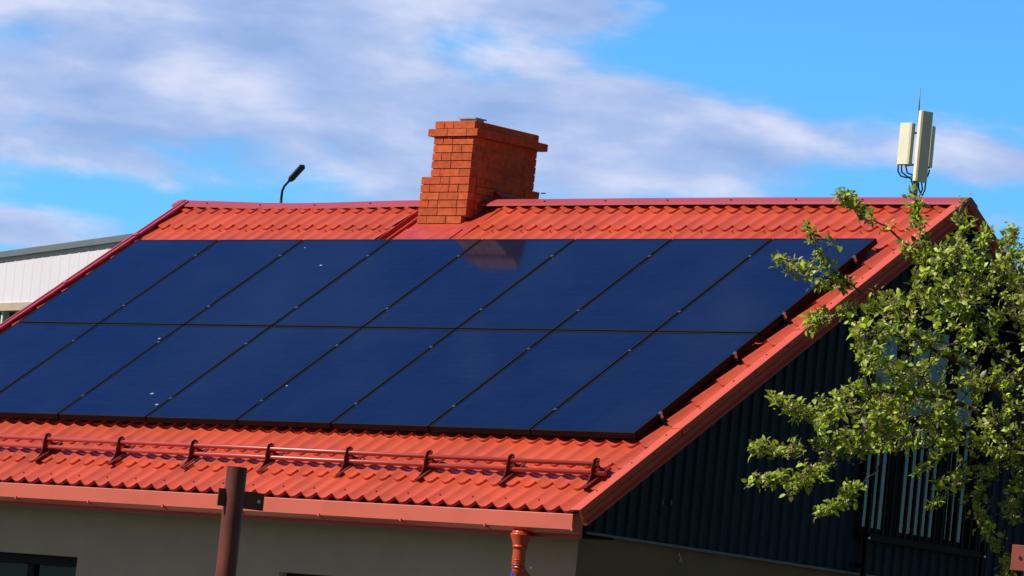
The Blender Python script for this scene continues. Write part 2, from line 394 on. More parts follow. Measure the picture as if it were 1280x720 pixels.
# downpipe
px0 = -.37
dp = MB(); X0d = at_y(651, 672, -.79)[0]
dp.tube([(X0d,-.79,3.40),(X0d,-.79,3.372)], .072, 20)
dp.tube([(X0d,-.79,3.378),(X0d,-.79,3.365),(X0d,-.79,3.285),(X0d,-.79,3.27)], [.088,.086,.056,.056], 20)
dpo = dp.build('downpipe', M_pipe, house)
dp = MB(); dp.tube([(X0d,-.79,3.285),(X0d,-.79,3.262),(X0d,-.79,3.26)], [.060,.060,.053], 20); dp.tube([(X0d,-.79,3.26),(X0d,-.79,3.12)],.053,20,cap=False)
for z in (3.165,3.145,3.125,3.105): dp.tube([(X0d,-.79,z+.004),(X0d,-.79,z),(X0d,-.79,z-.004)], [.053,.058,.053], 20, cap=False)
el = [(X0d,-.79,3.12)]+[(X0d+.02*t,-.79+.06*t*t,3.12-.09*t) for t in (.3,.6,1)]+[(X0d+.06,-.60,2.93),(X0d+.08,-.50,2.86),(X0d+.09,-.43,2.80),(X0d+.09,-.41,2.7)]
dp.tube(el, .053, 18); dp.tube([(X0d+.09,-.41,2.7),(X0d+.09,-.41,.15)], .05, 18)
dp.build('pipe_run', M_pipe, dpo)
dp = MB(); cpt = at_y(664.5,710,-.70); dp.tube([cpt, cpt+np.array([.01,-.02,0])], .012, 10); dp.build('clamp_screw', M_bolt, dpo)

# walls with window openings
WY, WX = -.322, -.2
w1r = -6.150; w1 = (w1r-1.45, w1r, 1.55, 2.968); w2l = at_y(349,714,WY)[0]; w2 = (w2l, w2l+1.45, 1.55, 2.960)
wl = MB()
def wall_y(y0, y1, x0, x1, z0, z1, holes):
    cx = x0
    for h in sorted(holes):
        wl.box((cx,y0,z0),(h[0],y1,z1)); wl.box((h[0],y0,z0),(h[1],y1,h[2])); wl.box((h[0],y0,h[3]),(h[1],y1,z1)); cx = h[1]
    wl.box((cx,y0,z0),(x1,y1,z1))
wall_y(WY, WY+.3, -9.3, WX-.002, 0, 3.44, [w1, w2])
wl.box((-9.3,7.75,0),(WX-.002,8.02,3.44)); wl.box((-9.3,WY+.3,0),(-9.0,7.75,3.44))
wl.build('wall', M_plast, house)
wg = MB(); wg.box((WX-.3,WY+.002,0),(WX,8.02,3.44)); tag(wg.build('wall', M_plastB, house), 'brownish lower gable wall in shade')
# far gable infill
fgm = MB(); fgm.quad([(-9.25,WY,3.44),(-9.25,8.02,3.44),(-9.25,YR,6.5)]); fgm.build('gable_cladding', M_clad, house)
def window(h, lab):
    f = MB(); y0, y1 = WY+.09, WY+.15; t = .07
    x0, x1, z0, z1 = h; xm = (x0+x1)/2+.03
    f.box((x0,y0,z0),(x0+t,y1,z1)); f.box((x1-t,y0,z0),(x1,y1,z1)); f.box((x0+t,y0,z1-.09),(x1-t,y1,z1)); f.box((x0+t,y0,z0),(x1-t,y1,z0+t)); f.box((xm-.045,y0-.01,z0+t),(xm+.045,y1,z1-.09))
    w = f.build('window', M_wfr, house, bevel=.004); tag(w, lab)
    q = MB(); q.box((x0+t,y0+.025,z0+t),(xm-.045,y0+.035,z1-.09)); q.box((xm+.045,y0+.025,z0+t),(x1-t,y0+.035,z1-.09)); q.build('pane', M_glassB, w)
    q = MB(); q.box((x0+t,y0+.20,z0+t),(xm-.35,y0+.21,z1-.16)); q.box((xm+.12,y0+.20,z0+t),(xm+.42,y0+.21,z1-.16)); q.build('curtain', M_dcurt, w)
    q = MB(); q.box((x0-.0,WY-.05,z0-.03),(x1+.0,WY+.09,z0-.002)); q.build('sill', M_flash, w)
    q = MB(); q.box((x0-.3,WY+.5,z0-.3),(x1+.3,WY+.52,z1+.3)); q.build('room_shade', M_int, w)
window(w1, 'dark framed window at the left of the front wall'); window(w2, 'dark framed window in the middle of the front wall')

# gable cladding : corrugated sheet
GXC = -.165; DY = (3.19, 4.80); DZ = (3.78, 5.74)
def zslope(y):
    yy = y if y < YR else 2*YR-y
    # underside of the overhang at n=-.24
    s = (yy-N[1]*-.216)/S[1]; return RP(0, s, -.216)[2]
gc = MB(); PR = .13
def corr(y0, y1, zlo, zhi):
    ys = []; y = math.floor(y0/PR)*PR
    pts = []
    while y < y1+PR:
        for d, x in ((0,0),(.045,0),(.06,.020),(.105,.020),(.12,0)): pts.append((y+d, x))
        y += PR
    pts = [q for q in pts if y0 < q[0] < y1]; pts = [(y0,0)]+pts+[(y1,0)]
    for (a, xa), (b, xb) in zip(pts[:-1], pts[1:]):
        za, zb = zhi(a), zhi(b)
        if za <= zlo+.001 and zb <= zlo+.001: continue
        gc.quad([(GXC+xa,a,zlo),(GXC+xb,b,zlo),(GXC+xb,b,max(zb,zlo)),(GXC+xa,a,max(za,zlo))])
corr(WY, DY[0], 3.46, zslope); corr(DY[1], 8.02, 3.46, zslope)
corr(DY[0], DY[1], 3.46, lambda y: DZ[0]); corr(DY[0], DY[1], DZ[1], zslope)
# split the over-door sheet at the ridge so the apex closes
gc.build('gable_cladding', M_clad, house, keep_normals=True)
fl = MB()
fl.hexa([(GXC-.03,WY+.0,3.440),(-.125,WY+.0,3.437),(-.125,8.02,3.437),(GXC-.03,8.02,3.440),(GXC-.03,WY+.0,3.475),(-.125,WY+.0,3.458),(-.125,8.02,3.458),(GXC-.03,8.02,3.475)])
fl.build('drip_flashing', M_flash, house)
# balcony door in the gable: three leaves
dx = GXC-.06
df = MB()
for a, b in ((3.19,3.27),(3.60,3.77),(4.31,4.43),(4.73,4.80)): df.box((dx-.04,a,DZ[0]),(dx+.03,b,DZ[1]))
df.box((dx-.039,3.191,DZ[0]+.001),(dx+.028,4.799,DZ[0]+.085)); df.box((dx-.039,3.191,DZ[1]-.08),(dx+.028,4.799,DZ[1]-.001))
df.box((GXC-.06,3.15,DZ[0]-.04),(GXC+.03,3.189,DZ[1]+.04)); df.box((GXC-.06,4.801,DZ[0]-.04),(GXC+.03,4.84,DZ[1]+.04)); df.box((GXC-.06,3.15,DZ[1]+.0),(GXC+.032,4.84,DZ[1]+.042))
door = df.build('balcony_door', M_wfr, house)
q = MB()
for a, b in ((3.27,3.60),(3.77,4.31),(4.43,4.73)): q.box((dx-.005,a,DZ[0]+.085),(dx+.003,b,DZ[1]-.08))
q.build('pane', M_glass, door)
q = MB()
for a, b in ((3.22,3.62),(3.72,4.33)):
    n = 16
    for k in range(n):
        y = a+(b-a)*k/n; y2 = a+(b-a)*(k+1)/n
        q.quad([(dx-.05+.012*math.sin(k*1.3),y,DZ[0]+.03),(dx-.05+.012*math.sin(k*1.3+1.3),y2,DZ[0]+.03),(dx-.05+.012*math.sin(k*1.3+1.3),y2,DZ[1]-.03),(dx-.05+.012*math.sin(k*1.3),y,DZ[1]-.03)])
q.build('curtain', M_curt, door)
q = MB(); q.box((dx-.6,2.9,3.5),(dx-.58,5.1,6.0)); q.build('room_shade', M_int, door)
# juliet railing
RX = GXC+.11
rl = MB(); rl.box((RX-.02,3.16,3.745),(RX+.02,4.83,3.80)); rail = rl.build('balcony_railing', M_rail, house)
rl = MB(); rl.box((RX-.025,3.16,4.83),(RX+.025,4.83,4.87)); rl.build('handrail', M_rail, rail)
for y in (3.16, 4.80):
    p_ = MB(); p_.box((RX-.02,y,3.25),(RX+.02,y+.035,4.829)); p_.box((GXC+.02,y+.005,3.5),(RX-.021,y+.03,3.54)); p_.build('railing_post', M_rail, rail)
    p_ = MB(); c = np.array([RX+.02,y+.018,3.762]); p_.tube([c, c+np.array([.012,0,0])], .011, 8); p_.build('rail_bolt', M_bolt, rail)
y = 3.27
while y < 4.78:
    p_ = MB(); p_.box((RX-.008,y,3.801),(RX+.008,y+.026,4.829)); p_.build('baluster', M_rail, rail); y += .102
# small things on the gable
p_ = MB(); c = at_x(989,503,GXC+.03); p_.box((GXC+.0,c[1]-.065,c[2]-.03),(GXC+.06,c[1]+.065,c[2]+.03)); tag(p_.build('wall_vent', M_wht, house, bevel=.006), 'small pale box fixed on the dark gable')
for x in (828, 839):
    c = at_x(x,628,GXC+.022); p_ = MB(); p_.box((GXC+.018,c[1]-.006,c[2]-.02),(GXC+.027,c[1]+.006,c[2]+.02)); p_.build('cladding_clip', M_flash, house)
cw = MB(); pts = [at_x(x,y,WX+.01+.004*i) for i,(x,y) in enumerate([(850,688),(848.5,693),(851,697),(849.5,701),(853,703.5),(852,699)])]
cw.tube(pts, .004, 6); cw.build('loose_wire', M_wht, house)

# ------------------------------------------------------------------ chimney (sub-part of the roof)
ch = MB(); CX0, CX1, CY0, CY1 = -5.966, -5.456, 3.463, 4.36
bh = .0765; j = .009
def brick_course(z0, z1, x0, x1, y0, y1, odd, m=0, yclip=None):
    L, Wd = .25, .12
    def run(a, b, odd):
        out = []; p = a
        first = Wd if odd else L
        while p < b-.02:
            q = min(p+first, b)
            if b-q < .06: q = b
            out.append((p, q)); p = q; first = L if rng.random() > .22 else Wd
        return out
    zt = z1-j
    for a, b in run(x0, x1, odd):
        e = rng.normal(0,.0012); ch.box((a+j/2*(a > x0),y0+e,z0),(b-j/2*(b < x1),y0+.10,zt), m)
    for a, b in run(y0+.11, y1, not odd):
        if yclip is not None and a > yclip: continue
        e = rng.normal(0,.0012); ch.box((x1-.10,a,z0),(x1+e,b-j*(b < y1),zt), m)
        ch.box((x0-e,a,z0),(x0+.10,b-j*(b < y1),zt), m)
    for a, b in run(x0+.11, x1-.11, odd): ch.box((a,y1-.10,z0),(b-j,y1,zt), m)
z = 7.51
crown = [(7.51,0),(7.435,.072)]
ch.box((CX0-.0,CY0,7.4352),(CX1,CY0+.001,7.4353))
brick_course(7.435,7.51,CX0-.002,CX1+.002,CY0-.002,CY1+.002,True)
brick_course(7.358,7.435,CX0-.070,CX1+.062,CY0-.02,CY1+.075,False)
for k in range(7):
    z1 = 7.358-k*bh; brick_course(z1-bh, z1, CX0, CX1, CY0, CY1, k%2==0)
ZC = 7.358-5*bh
for k in range(6):                            # wider collar; lower ends stepped along the slope
    z1 = ZC-k*.0752; z0 = z1-.0752
    x1 = CX1+(.012 if k < 5 else -.045)
    ylim = [3.86,3.80,3.70,3.60,3.53,3.47][k]
    brick_course(z0, z1, CX0-.10, x1, CY0-.014, CY0+.12 if k == 5 else max(ylim, CY0+.12), k%2==1)
ch.box((CX0-.10+.02,CY0+.09,6.50),(CX0+.1,CY1+.06,6.82),1)
for a_, b_ in ((CX0-.1,CX0+.15),(CX0+.16,CX1-.13),(CX1-.12,CX1+.012)): ch.box((a_,CY1-.12,6.83),(b_,CY1+.075,6.966)); 
ch.box((CX0+.010,CY0+.018,6.615),(CX1-.004,CY1-.008,7.355),1)
ch.box((CX0-.06,CY0-.002,7.362),(CX1+.058,CY1+.067,7.430),1)
ch.box((CX0+.006,CY0+.016,7.42),(CX1-.002,CY1-.006,7.506),1)
ch.box((CX0-.088,CY0+.006,6.59),(CX1+.006,CY0+.09,6.965),1); ch.box((CX0-.088,CY0+.006,6.53),(CX1-.055,CY0+.09,6.59),1)
chim = ch.build('chimney', [M_brick, M_mort], roof, bevel=.003)
tag(chim, 'orange red brick chimney straddling the ridge')
cp = MB(); cp.box((CX0+.26,CY0+.06,7.505),(CX1-.05,CY0+.17,7.530)); cp.box((CX0+.24,CY0+.04,7.530),(CX1-.03,CY0+.19,7.542))
cp.build('chimney_cap', M_zinc, roof)
# apron of flat flashing around the chimney foot
ap = MB(); st = (YR-N[1]*-.15)/S[1]
ap.rbox(CUT[0]+.0, CUT[1]-.0, 3.60, st, -.158, -.145)
ap.rbox(CUT[0]-.03, CUT[0]+.012, 3.1, st-.08, -.150, -.092)      # upstand seams
ap.rbox(CUT[0]+.075, CUT[0]+.095, 3.62, st-.06, -.146, -.112)
ap.rbox(CUT[1]-.012, CUT[1]+.03, 3.1, st-.05, -.150, -.100)
ap.rbox(CUT[0]+.2, CUT[1]-.10, 3.58, 3.66, -.146, -.124)
ap.rbox(CX0-.17, CX1+.09, 3.66, 3.98, -.146, -.136)
ap.build('chimney_flashing', M_apron, roof)
ap = MB(); ap.box((CX1-.02,CY0+.36,6.70),(CX1+.035,CY1+.10,6.875)); ap.hexa([(CX1-.02,CY0+.36,6.875),(CX1+.13,CY0+.36,6.80),(CX1+.13,CY1,6.80),(CX1-.02,CY1,6.875),(CX1-.02,CY0+.36,6.885),(CX1+.14,CY0+.36,6.81),(CX1+.14,CY1,6.81),(CX1-.02,CY1,6.885)])
ap.build('side_flashing', M_trim, roof)
wr = MB(); wr.tube([(CX1+.02,CY1+.09,6.96),(CX1+.06,CY1+.11,6.965)], .006, 6); wr.build('flashing_hook', M_cable, roof)

# ------------------------------------------------------------------ snow guard
sg = thing('snow_guard', 'long red two-bar snow guard running above the roof eave', 'snow guard', tuple(RP(-3.3,-.6,-.12)))
o = RP(-3.3,-.6,-.12)
bars = [(-.552,.018,.019),(-.588,-.045,.019)]
for k, (s, n, r) in enumerate(bars):
    b = MB(); xe = .045 if k == 0 else .135
    b.tube([RP(-9.5,s,n), RP(-5,s,n+.003), RP(xe,s,n)], r, 12); b.tube([RP(xe-.002,s,n),RP(xe+.002,s,n)], r*.7, 12)
    b.build('bar', M_guard, sg, offset=o)
b0 = None
bx = [-9.38, -8.43, -7.49]+[on_roof(x,y,-.12)[0] for x,y in ((50,577),(141,582),(232,587),(327,592),(424,598),(524,603),(627,608),(735,612))]
def bracket():
    b = MB(); X = 0; t = .0035
    # upright plate, widening to its foot
    pts = [(-.765,-.098),(-.42,-.098),(-.41,-.085),(-.485,-.060),(-.515,-.03),(-.522,.0),(-.495,.035),(-.52,.062),(-.56,.066),(-.612,.02),(-.64,-.02),(-.685,-.055),(-.775,-.078)]
    O = RP(0,-.6,-.12)
    b.prism(pts, lambda s,n: RP(-t,s,n)-O, lambda s,n: RP(t,s,n)-O)
    # base flange and top hook
    b.hexa([RP(x,s,n)-O for n in (-.076,-.070) for x,s in ((-.004,-.785),(.042,-.785),(.042,-.44),(-.004,-.44))])
    b.hexa([RP(x,s,n)-O for n in (.040,.046) for x,s in ((0,-.56),(.03,-.555),(.03,-.52),(0,-.525))])
    return b
for k, X in enumerate(bx):
    if b0 is None: o1 = bracket().build('bracket', M_brkt, sg); b0 = o1
    else: o1 = b0.copy(); COL.objects.link(o1); o1.parent = sg
    o1.location = Vector((X+3.3, 0, 0))
    bb = MB(); c = RP(0,-.572,-.020)-RP(0,-.6,-.12); bb.tube([c+np.array([.004,0,0]), c+np.array([.024,0,0])], .018, 10)
    if k == 0: bolt0 = bb.build('bolt', M_gut, o1)
    else: q = bolt0.copy(); COL.objects.link(q); q.parent = o1

# ------------------------------------------------------------------ solar panels
U = math.cos(PHI)*np.array([1.,0,0])+math.sin(PHI)*S; V = -math.sin(PHI)*np.array([1.,0,0])+math.cos(PHI)*S
ROT = Matrix(((U[0],V[0],N[0]),(U[1],V[1],N[1]),(U[2],V[2],N[2]))).to_4x4()
O0 = np.array([0,0,Z0])
w, h = PW-.020, PH-.018
def panel():
    root = thing('solar_panel', 'x', 'solar panel')
    f = MB(); t = .017; d = .052
    f.box((0,0,-d),(t,h,.0)); f.box((w-t,0,-d),(w,h,.0)); f.box((t,0,-d),(w-t,t,0)); f.box((t,h-t,-d),(w-t,h,0))
    f.build('frame', [M_frame], root, bevel=.0012)
    gl = MB(); gl.box((t,t,-.008),(w-t,h-t,-.0025)); gl.build('glass', M_pv, root)
    bk = MB(); bk.quad([(t,t,-.012),(w-t,t,-.012),(w-t,h-t,-.012),(t,h-t,-.012)]); bk.build('backsheet', M_back, root)
    for vy in (.2, .8):
        c = MB(); y = vy*h; c.box((w-.004,y-.010,.0012),(w+.024,y+.010,.0045)); c.tube([(w+.010,y,.0045),(w+.010,y,.011)], .006, 8)
        c.build('clamp', M_alu, root)
    return root
def copy_tree(o, par=None):
    c = o.copy(); COL.objects.link(c); c.parent = par
    for k in list(o.children): copy_tree(k, c)
    return c
proto = panel()
ords = ['first','second','third','fourth','fifth','sixth','seventh','eighth']
first = True
for row in (0, 1):
    for col in range(8):
        o_ = proto if first else copy_tree(proto); first = False
        pos = O0+U*(-(8-col)*PW+.010)+V*(row*PH+.009)
        o_.matrix_world = Matrix.Translation(Vector(pos)) @ ROT
        o_['label'] = f"{ords[col]} dark blue solar panel from the left in the {'upper' if row else 'lower'} row of the roof"
        o_['category'] = 'solar panel'; o_['group'] = 'solar panels on the red roof'
# droppings on the glass
sp = MB()
for x, y, r in ((401,331.5,.018),(190,492,.02),(196,505.5,.018),(199,423,.014),(358.5,482,.012),(381,309.5,.010)):
    d = ray(x,y); t = ((O0-C)@N)/(d@N); c = C+d*t-N*.0015
    n = 9; r *= .75; pts = [c+U*r*1.5*math.cos(2*PI*k/n)*(.7+.5*rng.random())+V*r*math.sin(2*PI*k/n)*(.7+.5*rng.random()) for k in range(n)]
    i = len(sp.v); sp.prism([(k,0) for k in range(n)], lambda k,_: pts[k], lambda k,_: pts[k]+N*.0012)
sp_o = sp.build('droppings', M_spot); tag(sp_o, 'few pale bird droppings dried on the solar glass', 'droppings', kind='stuff')
# mounting rails, the ends show at the right of the array
rg = 'mounting rails under the solar panels'
rn = ['lowest','second lowest','second highest','highest']
for k, vy in enumerate((.2*h, .8*h, PH+.2*h, PH+.8*h)):
    t = thing('mounting_rail', f'{rn[k]} black mounting rail poking out at the right of the solar array', 'mounting rail', tuple(O0+V*vy-N*.08), rg)
    r = MB(); cc = V*0
    L0, L1 = -8*PW-.03, .035
    pts = [(L0,-.02),(L1,-.02),(L1,.02),(L0,.02)]
    r.hexa([U*a+V*b+N*z for z in (-.015,.026) for a,b in pts]); r.build('rail', M_frame, t)
    c = MB(); c.hexa([U*a+V*b+N*z for z in (.027,.048+.034) for a,b in ((-.008,-.014),(.012,-.014),(.012,.014),(-.008,.014))]); c.build('end_clamp', M_alu, t)
    for m_ in range(9):
        c = MB(); u = .0-m_*1.15+.02
        c.hexa([U*a+V*b+N*z for z in (-.055,-.006) for a,b in ((u-.006,-.03),(u+.022,-.03),(u+.022,.01),(u-.006,.01))])
        c.hexa([U*a+V*b+N*z for z in (-.062,-.054) for a,b in ((u-.03,-.05),(u+.05,-.05),(u+.05,.02),(u-.03,.02))]); c.build('roof_hook', M_frame, t)

# ------------------------------------------------------------------ posts in front
def post(name, lab, xy_top, xy_low, D, rad, m, plate, top_z=None):
    P1 = at_d(*xy_top, D); base = np.array([P1[0], P1[1], 0])
    t = thing(name, lab, 'post', tuple(base), 'steel posts before the house')
    b = MB(); H = P1[2]
    b.tube([(0,0,0),(0,0,H)], rad, 28, cap=False); b.tube([(0,0,H),(0,0,H-.4)], rad-.005, 28, cap=False)
    b.prism([(math.cos(a)*rad,math.sin(a)*rad) for a in np.linspace(0,2*PI,29)[:-1]], lambda x,y:(x,y,H-.003), lambda x,y:(x,y,H))
    b.build('tube', m, t)
    return t, H
pt, H = post('steel_post', 'rust brown round steel post with a bolted plate before the eave', (296.5,584), (283,720), 24, .050, M_post, None)
rt = np.array([math.cos(YAW), -math.sin(YAW), 0])
fw = np.array([math.sin(YAW), math.cos(YAW), 0])
def plate(parent, H, m, dz0, dz1, x0, x1, hx, off=.052, tw=.55):
    b = MB()
    ax = rt*math.cos(tw)+fw*math.sin(tw); nn = -rt*math.sin(tw)*-1
    nrm = np.array([ax[1],-ax[0],0])
    q = [(ax*a+nrm*c) for a, c in ((x0,-.005),(x1,-.005),(x1,.005),(x0,.005))]
    b.hexa([p+np.array([0,0,H-dz0]) for p in q]+[p+np.array([0,0,H-dz1]) for p in q])
    pb = b.build('bracket_plate', m, parent, bevel=.002)
    c = ax*hx+np.array([0,0,H-(dz0+dz1)/2]); b = MB(); b.tube([c-nrm*.008, c+nrm*.008], .009, 10); return b, pb
b, pb = plate(pt, H, M_post, .195, .110, -.088, .165, .135); b.build('bolt_hole', M_wht, pb)
pt2, H2 = post('steel_post', 'red brown steel post half outside the right photo edge', (1296,683), (1290,720), 24, .050, M_post2, None)
b, pb = plate(pt2, H2, M_post2, .125, .0, -.12, .12, -.075, tw=-.35); b.build('bolt_hole', M_blk, pb)

# ------------------------------------------------------------------ blue sheet by the downpipe
bs = MB(); c = at_y(642.5,712,-.66)
n = 8; g0 = []
for i in range(n):
    for k in range(10):
        x = c[0]-.035+.085*i/(n-1); zz = c[2]+.065-.35*k/9-.02*i/(n-1)*(k < 2)
        g0.append((x-.012*k/9*((i/(n-1))-.2), c[1]+.018*math.sin(i*1.9)+.01*math.sin(k), zz-.05*max(0,i/(n-1)-.3)*(1 if k == 0 else .3)))
bs.v = g0
for i in range(n-1):
    for k in range(9): bs.f.append((i*10+k,i*10+k+1,(i+1)*10+k+1,(i+1)*10+k)); bs.m.append(1 if i in (1,4) else 0); bs.sm.append(True)
bo = bs.build('plastic_sheet', [M_blue, M_wht]); so = bo.modifiers.new('t','SOLIDIFY'); so.thickness = .003
tag(bo, 'crumpled blue and white sheet hanging beside the red downpipe', 'sheet')

# ------------------------------------------------------------------ white building behind, left
D = 70
A = at_d(0,316,D); az = math.radians(-78)
dv = np.array([-math.sin(az), -math.cos(az), 0])          # wall runs to the right and nearer
wn = np.array([dv[1], -dv[0], 0]); wn = wn if wn@(C-A) > 0 else -wn
def on_plane(x, y):
    d = ray(x, y); return C+d*(((A-C)@wn)/(d@wn))
T0, T1 = on_plane(0,316), on_plane(175,292); B0, B1 = on_plane(0,382), on_plane(42,375)
def al(Pt): return (Pt-A)@dv
def topz(a): return T0[2]+(T1[2]-T0[2])*(a-al(T0))/(al(T1)-al(T0))
zb = (B0[2]+B1[2])/2
wb = thing('industrial_building', 'long white sheet-clad building with a grey roof edge behind the left verge', 'building', (A[0],A[1],0))
off = np.array([A[0],A[1],0])
def W(a, dpt, z): return A*np.array([1,1,0])+dv*a+wn*dpt+np.array([0,0,z])
a0, a1 = -8., al(T1)+2.5
cl = MB(); a = a0
while a < a1:
    for d0, d1, x0_, x1_ in ((0,.20,0,0),(.20,.21,0,.005),(.21,.24,.005,.005),(.24,.25,.005,0)):
        cl.quad([W(a+d0,x0_,zb),W(a+d1,x1_,zb),W(a+d1,x1_,topz(a+d1)-.04),W(a+d0,x0_,topz(a+d0)-.04)])
    a += .25
cl.build('cladding', M_wclad, wb, offset=off, keep_normals=True)
ed = MB(); ed.hexa([W(a,b,z) for z in (-.09,.0) for a,b in ((0,0),)]*4) if False else None
q = [(a0,-6),(a1,-6),(a1,.06),(a0,.06)]
ed.hexa([W(a,b,topz(a)-.085) for a,b in q]+[W(a,b,topz(a)) for a,b in q]); ed.build('roof_edge', M_gedge, wb, offset=off)
bd = MB(); q = [(a0,-6),(a1,-6),(a1,-.03),(a0,-.03)]
bd.hexa([W(a,b,0) for a,b in q]+[W(a,b,zb-1.4) for a,b in q])
bd.hexa([W(a,b,zb-.11) for a,b in [(a0,-6),(a1,-6),(a1,.03),(a0,.03)]]+[W(a,b,zb) for a,b in [(a0,-6),(a1,-6),(a1,.03),(a0,.03)]])
bd.hexa([W(a,b,zb) for a,b in [(a0,-6),(a1,-6),(a1,-.02),(a0,-.02)]]+[W(a,b,topz(a)-.1) for a,b in [(a0,-6),(a1,-6),(a1,-.02),(a0,-.02)]])
bd.hexa([W(a,b,zb-1.4) for a,b in [(al(B0)+.42,-6),(a1,-6),(a1,-.03),(al(B0)+.42,-.03)]]+[W(a,b,zb-.11) for a,b in [(al(B0)+.42,-6),(a1,-6),(a1,-.03),(al(B0)+.42,-.03)]])
bd.build('wall', M_tan, wb, offset=off)
wf = MB()
for k in range(6):
    aa = al(B0)+.03-k*.55
    q = [(aa,-.12),(aa+.045,-.12),(aa+.045,-.02),(aa,-.02)]
    wf.hexa([W(a,b,zb-1.4) for a,b in q]+[W(a,b,zb-.11) for a,b in q])
wf.build('window', M_wht, wb, offset=off)
q = [(a0,-.16),(al(B0)+.42,-.16),(al(B0)+.42,-.14),(a0,-.14)]
wp = MB(); wp.hexa([W(a,b,zb-1.4) for a,b in q]+[W(a,b,zb-.11) for a,b in q]); wp.build('pane', mat('green_reflection_glass',(.03,.11,.07),.1,var=.5,vscale=7), wb, offset=off)  # green reflection painted into the pane's own colour

# ------------------------------------------------------------------ street lamp behind the ridge
DL = 85
p0, p1, p2, p3 = at_d(351.5,250,DL), at_d(354,237,DL), at_d(363,224.5,DL), at_d(379,207,DL)
sl = thing('street_lamp', 'dark street lamp with a bent arm showing above the ridge', 'street lamp', (p0[0],p0[1],0))
off = np.array([p0[0],p0[1],0])
b = MB(); b.tube([(p0[0],p0[1],0),(p0[0],p0[1],p0[2])], [.09,.026], 12); b.build('pole', M_blk, sl, offset=off)
tc_ = (C-p0)*np.array([1,1,0]); tc_ /= np.linalg.norm(tc_)       # arm leans towards the viewer's side
q1 = np.array([p0[0],p0[1],p1[2]-.03]); q2 = at_d(362.5,225,DL-.35); q3 = at_d(378,208,DL-.95)
b = MB(); b.tube([p0, q1, q1*.75+q2*.25+np.array([0,0,.04]), q2], [.022,.021,.020,.020], 8); b.build('arm', M_blk, sl, offset=off)
ax = q3-q2; L = np.linalg.norm(ax); ax /= L; sd = np.cross(ax, [0,0,1.]); sd /= np.linalg.norm(sd); up = np.cross(sd, ax)
b = MB(); q = [(-.02,-.03),(.06,-.055),(L,-.055),(L,.055),(.06,.055),(-.02,.03)]
b.prism(q, lambda a,s_: q2+ax*a+sd*s_-up*.03, lambda a,s_: q2+ax*a+sd*s_*.8+up*.035)
b.build('lamp_head', M_blk, sl, offset=off, bevel=.01)

# ------------------------------------------------------------------ mobile antenna mast far right
DM = 120; pm = F/DM
m0, m1 = at_d(1144.5,238,DM), at_d(1148,156,DM)
ms = thing('antenna_mast', 'tall mast with cream antenna panels and a thin rod beyond the roof', 'antenna mast', (m0[0],m0[1],0))
off = np.array([m0[0],m0[1],0]); mx_, my_ = m0[0], m0[1]
def MP(x, y, dd=0): return at_d(x,y,DM+dd)
b = MB(); b.tube([(mx_,my_,0),(mx_,my_,m0[2]-1.2)], [.3,.12], 14); b.tube([(mx_,my_,m0[2]-1.3),(mx_,my_,m1[2]+.02)], .055, 10); b.build('pole', M_steel, ms, offset=off)
b = MB(); b.tube([MP(1147.8,160),MP(1150,110)], [.022,.010], 6); b.build('lightning_rod', M_steel, ms, offset=off)
def antenna(c_top, c_bot, wd, dep, yaw, tilt=0):
    P1, P0 = np.array(c_top), np.array(c_bot); P0 = np.array([P1[0],P1[1],P0[2]])
    a = np.array([math.cos(yaw), math.sin(yaw), 0]); n_ = np.array([a[1],-a[0],0])
    pr = [(-wd/2,dep*.15),(-wd*.36,0),(wd*.36,0),(wd/2,dep*.15),(wd/2,dep),(-wd/2,dep)]
    b = MB(); b.prism(pr, lambda u,v_: P0+a*u-n_*v_, lambda u,v_: P1+a*u-n_*v_)
    return b.build('antenna_panel', M_cream, ms, offset=off, bevel=.008)
ry = YAW
base_a = -YAW*-1
ang = math.atan2(rt[1], rt[0])
antenna(MP(1132.5,153.5), MP(1128,206), .37, .15, ang-.75)
antenna(MP(1160,139,-1), MP(1152,228,-1), .33, .15, ang+.45)
antenna(MP(1168.5,158,.5), MP(1165,210,.5), .22, .14, ang+1.15)
for (xa,ya),(xb,yb) in (((1147,166),(1138,167)),((1145,206),(1131,206.5)),((1147,158),(1152,158)),((1145.5,205),(1162,210)),((1146,170),(1160,172))):
    b = MB(); b.tube([MP(xa,ya),MP(xb,yb)], .028, 6); b.build('mounting_arm', M_steel, ms, offset=off)
b = MB()
for pts in ([(1123,206),(1122.5,214),(1126,220),(1133,222),(1140,221),(1143,230)],[(1127,206),(1127,215),(1132,219),(1139,224),(1142,236)],[(1132,206),(1134,216),(1141,219)],[(1148,228),(1148.5,236),(1151,243),(1154,244)],[(1152,228),(1153,237),(1151,241)],[(1157,228),(1156,238),(1153,244),(1150,240)],[(1162,212),(1160,219),(1158,222)]):
    b.tube([MP(x,y) for x,y in pts], .020, 5)
b.build('cable', M_cable, ms, offset=off)

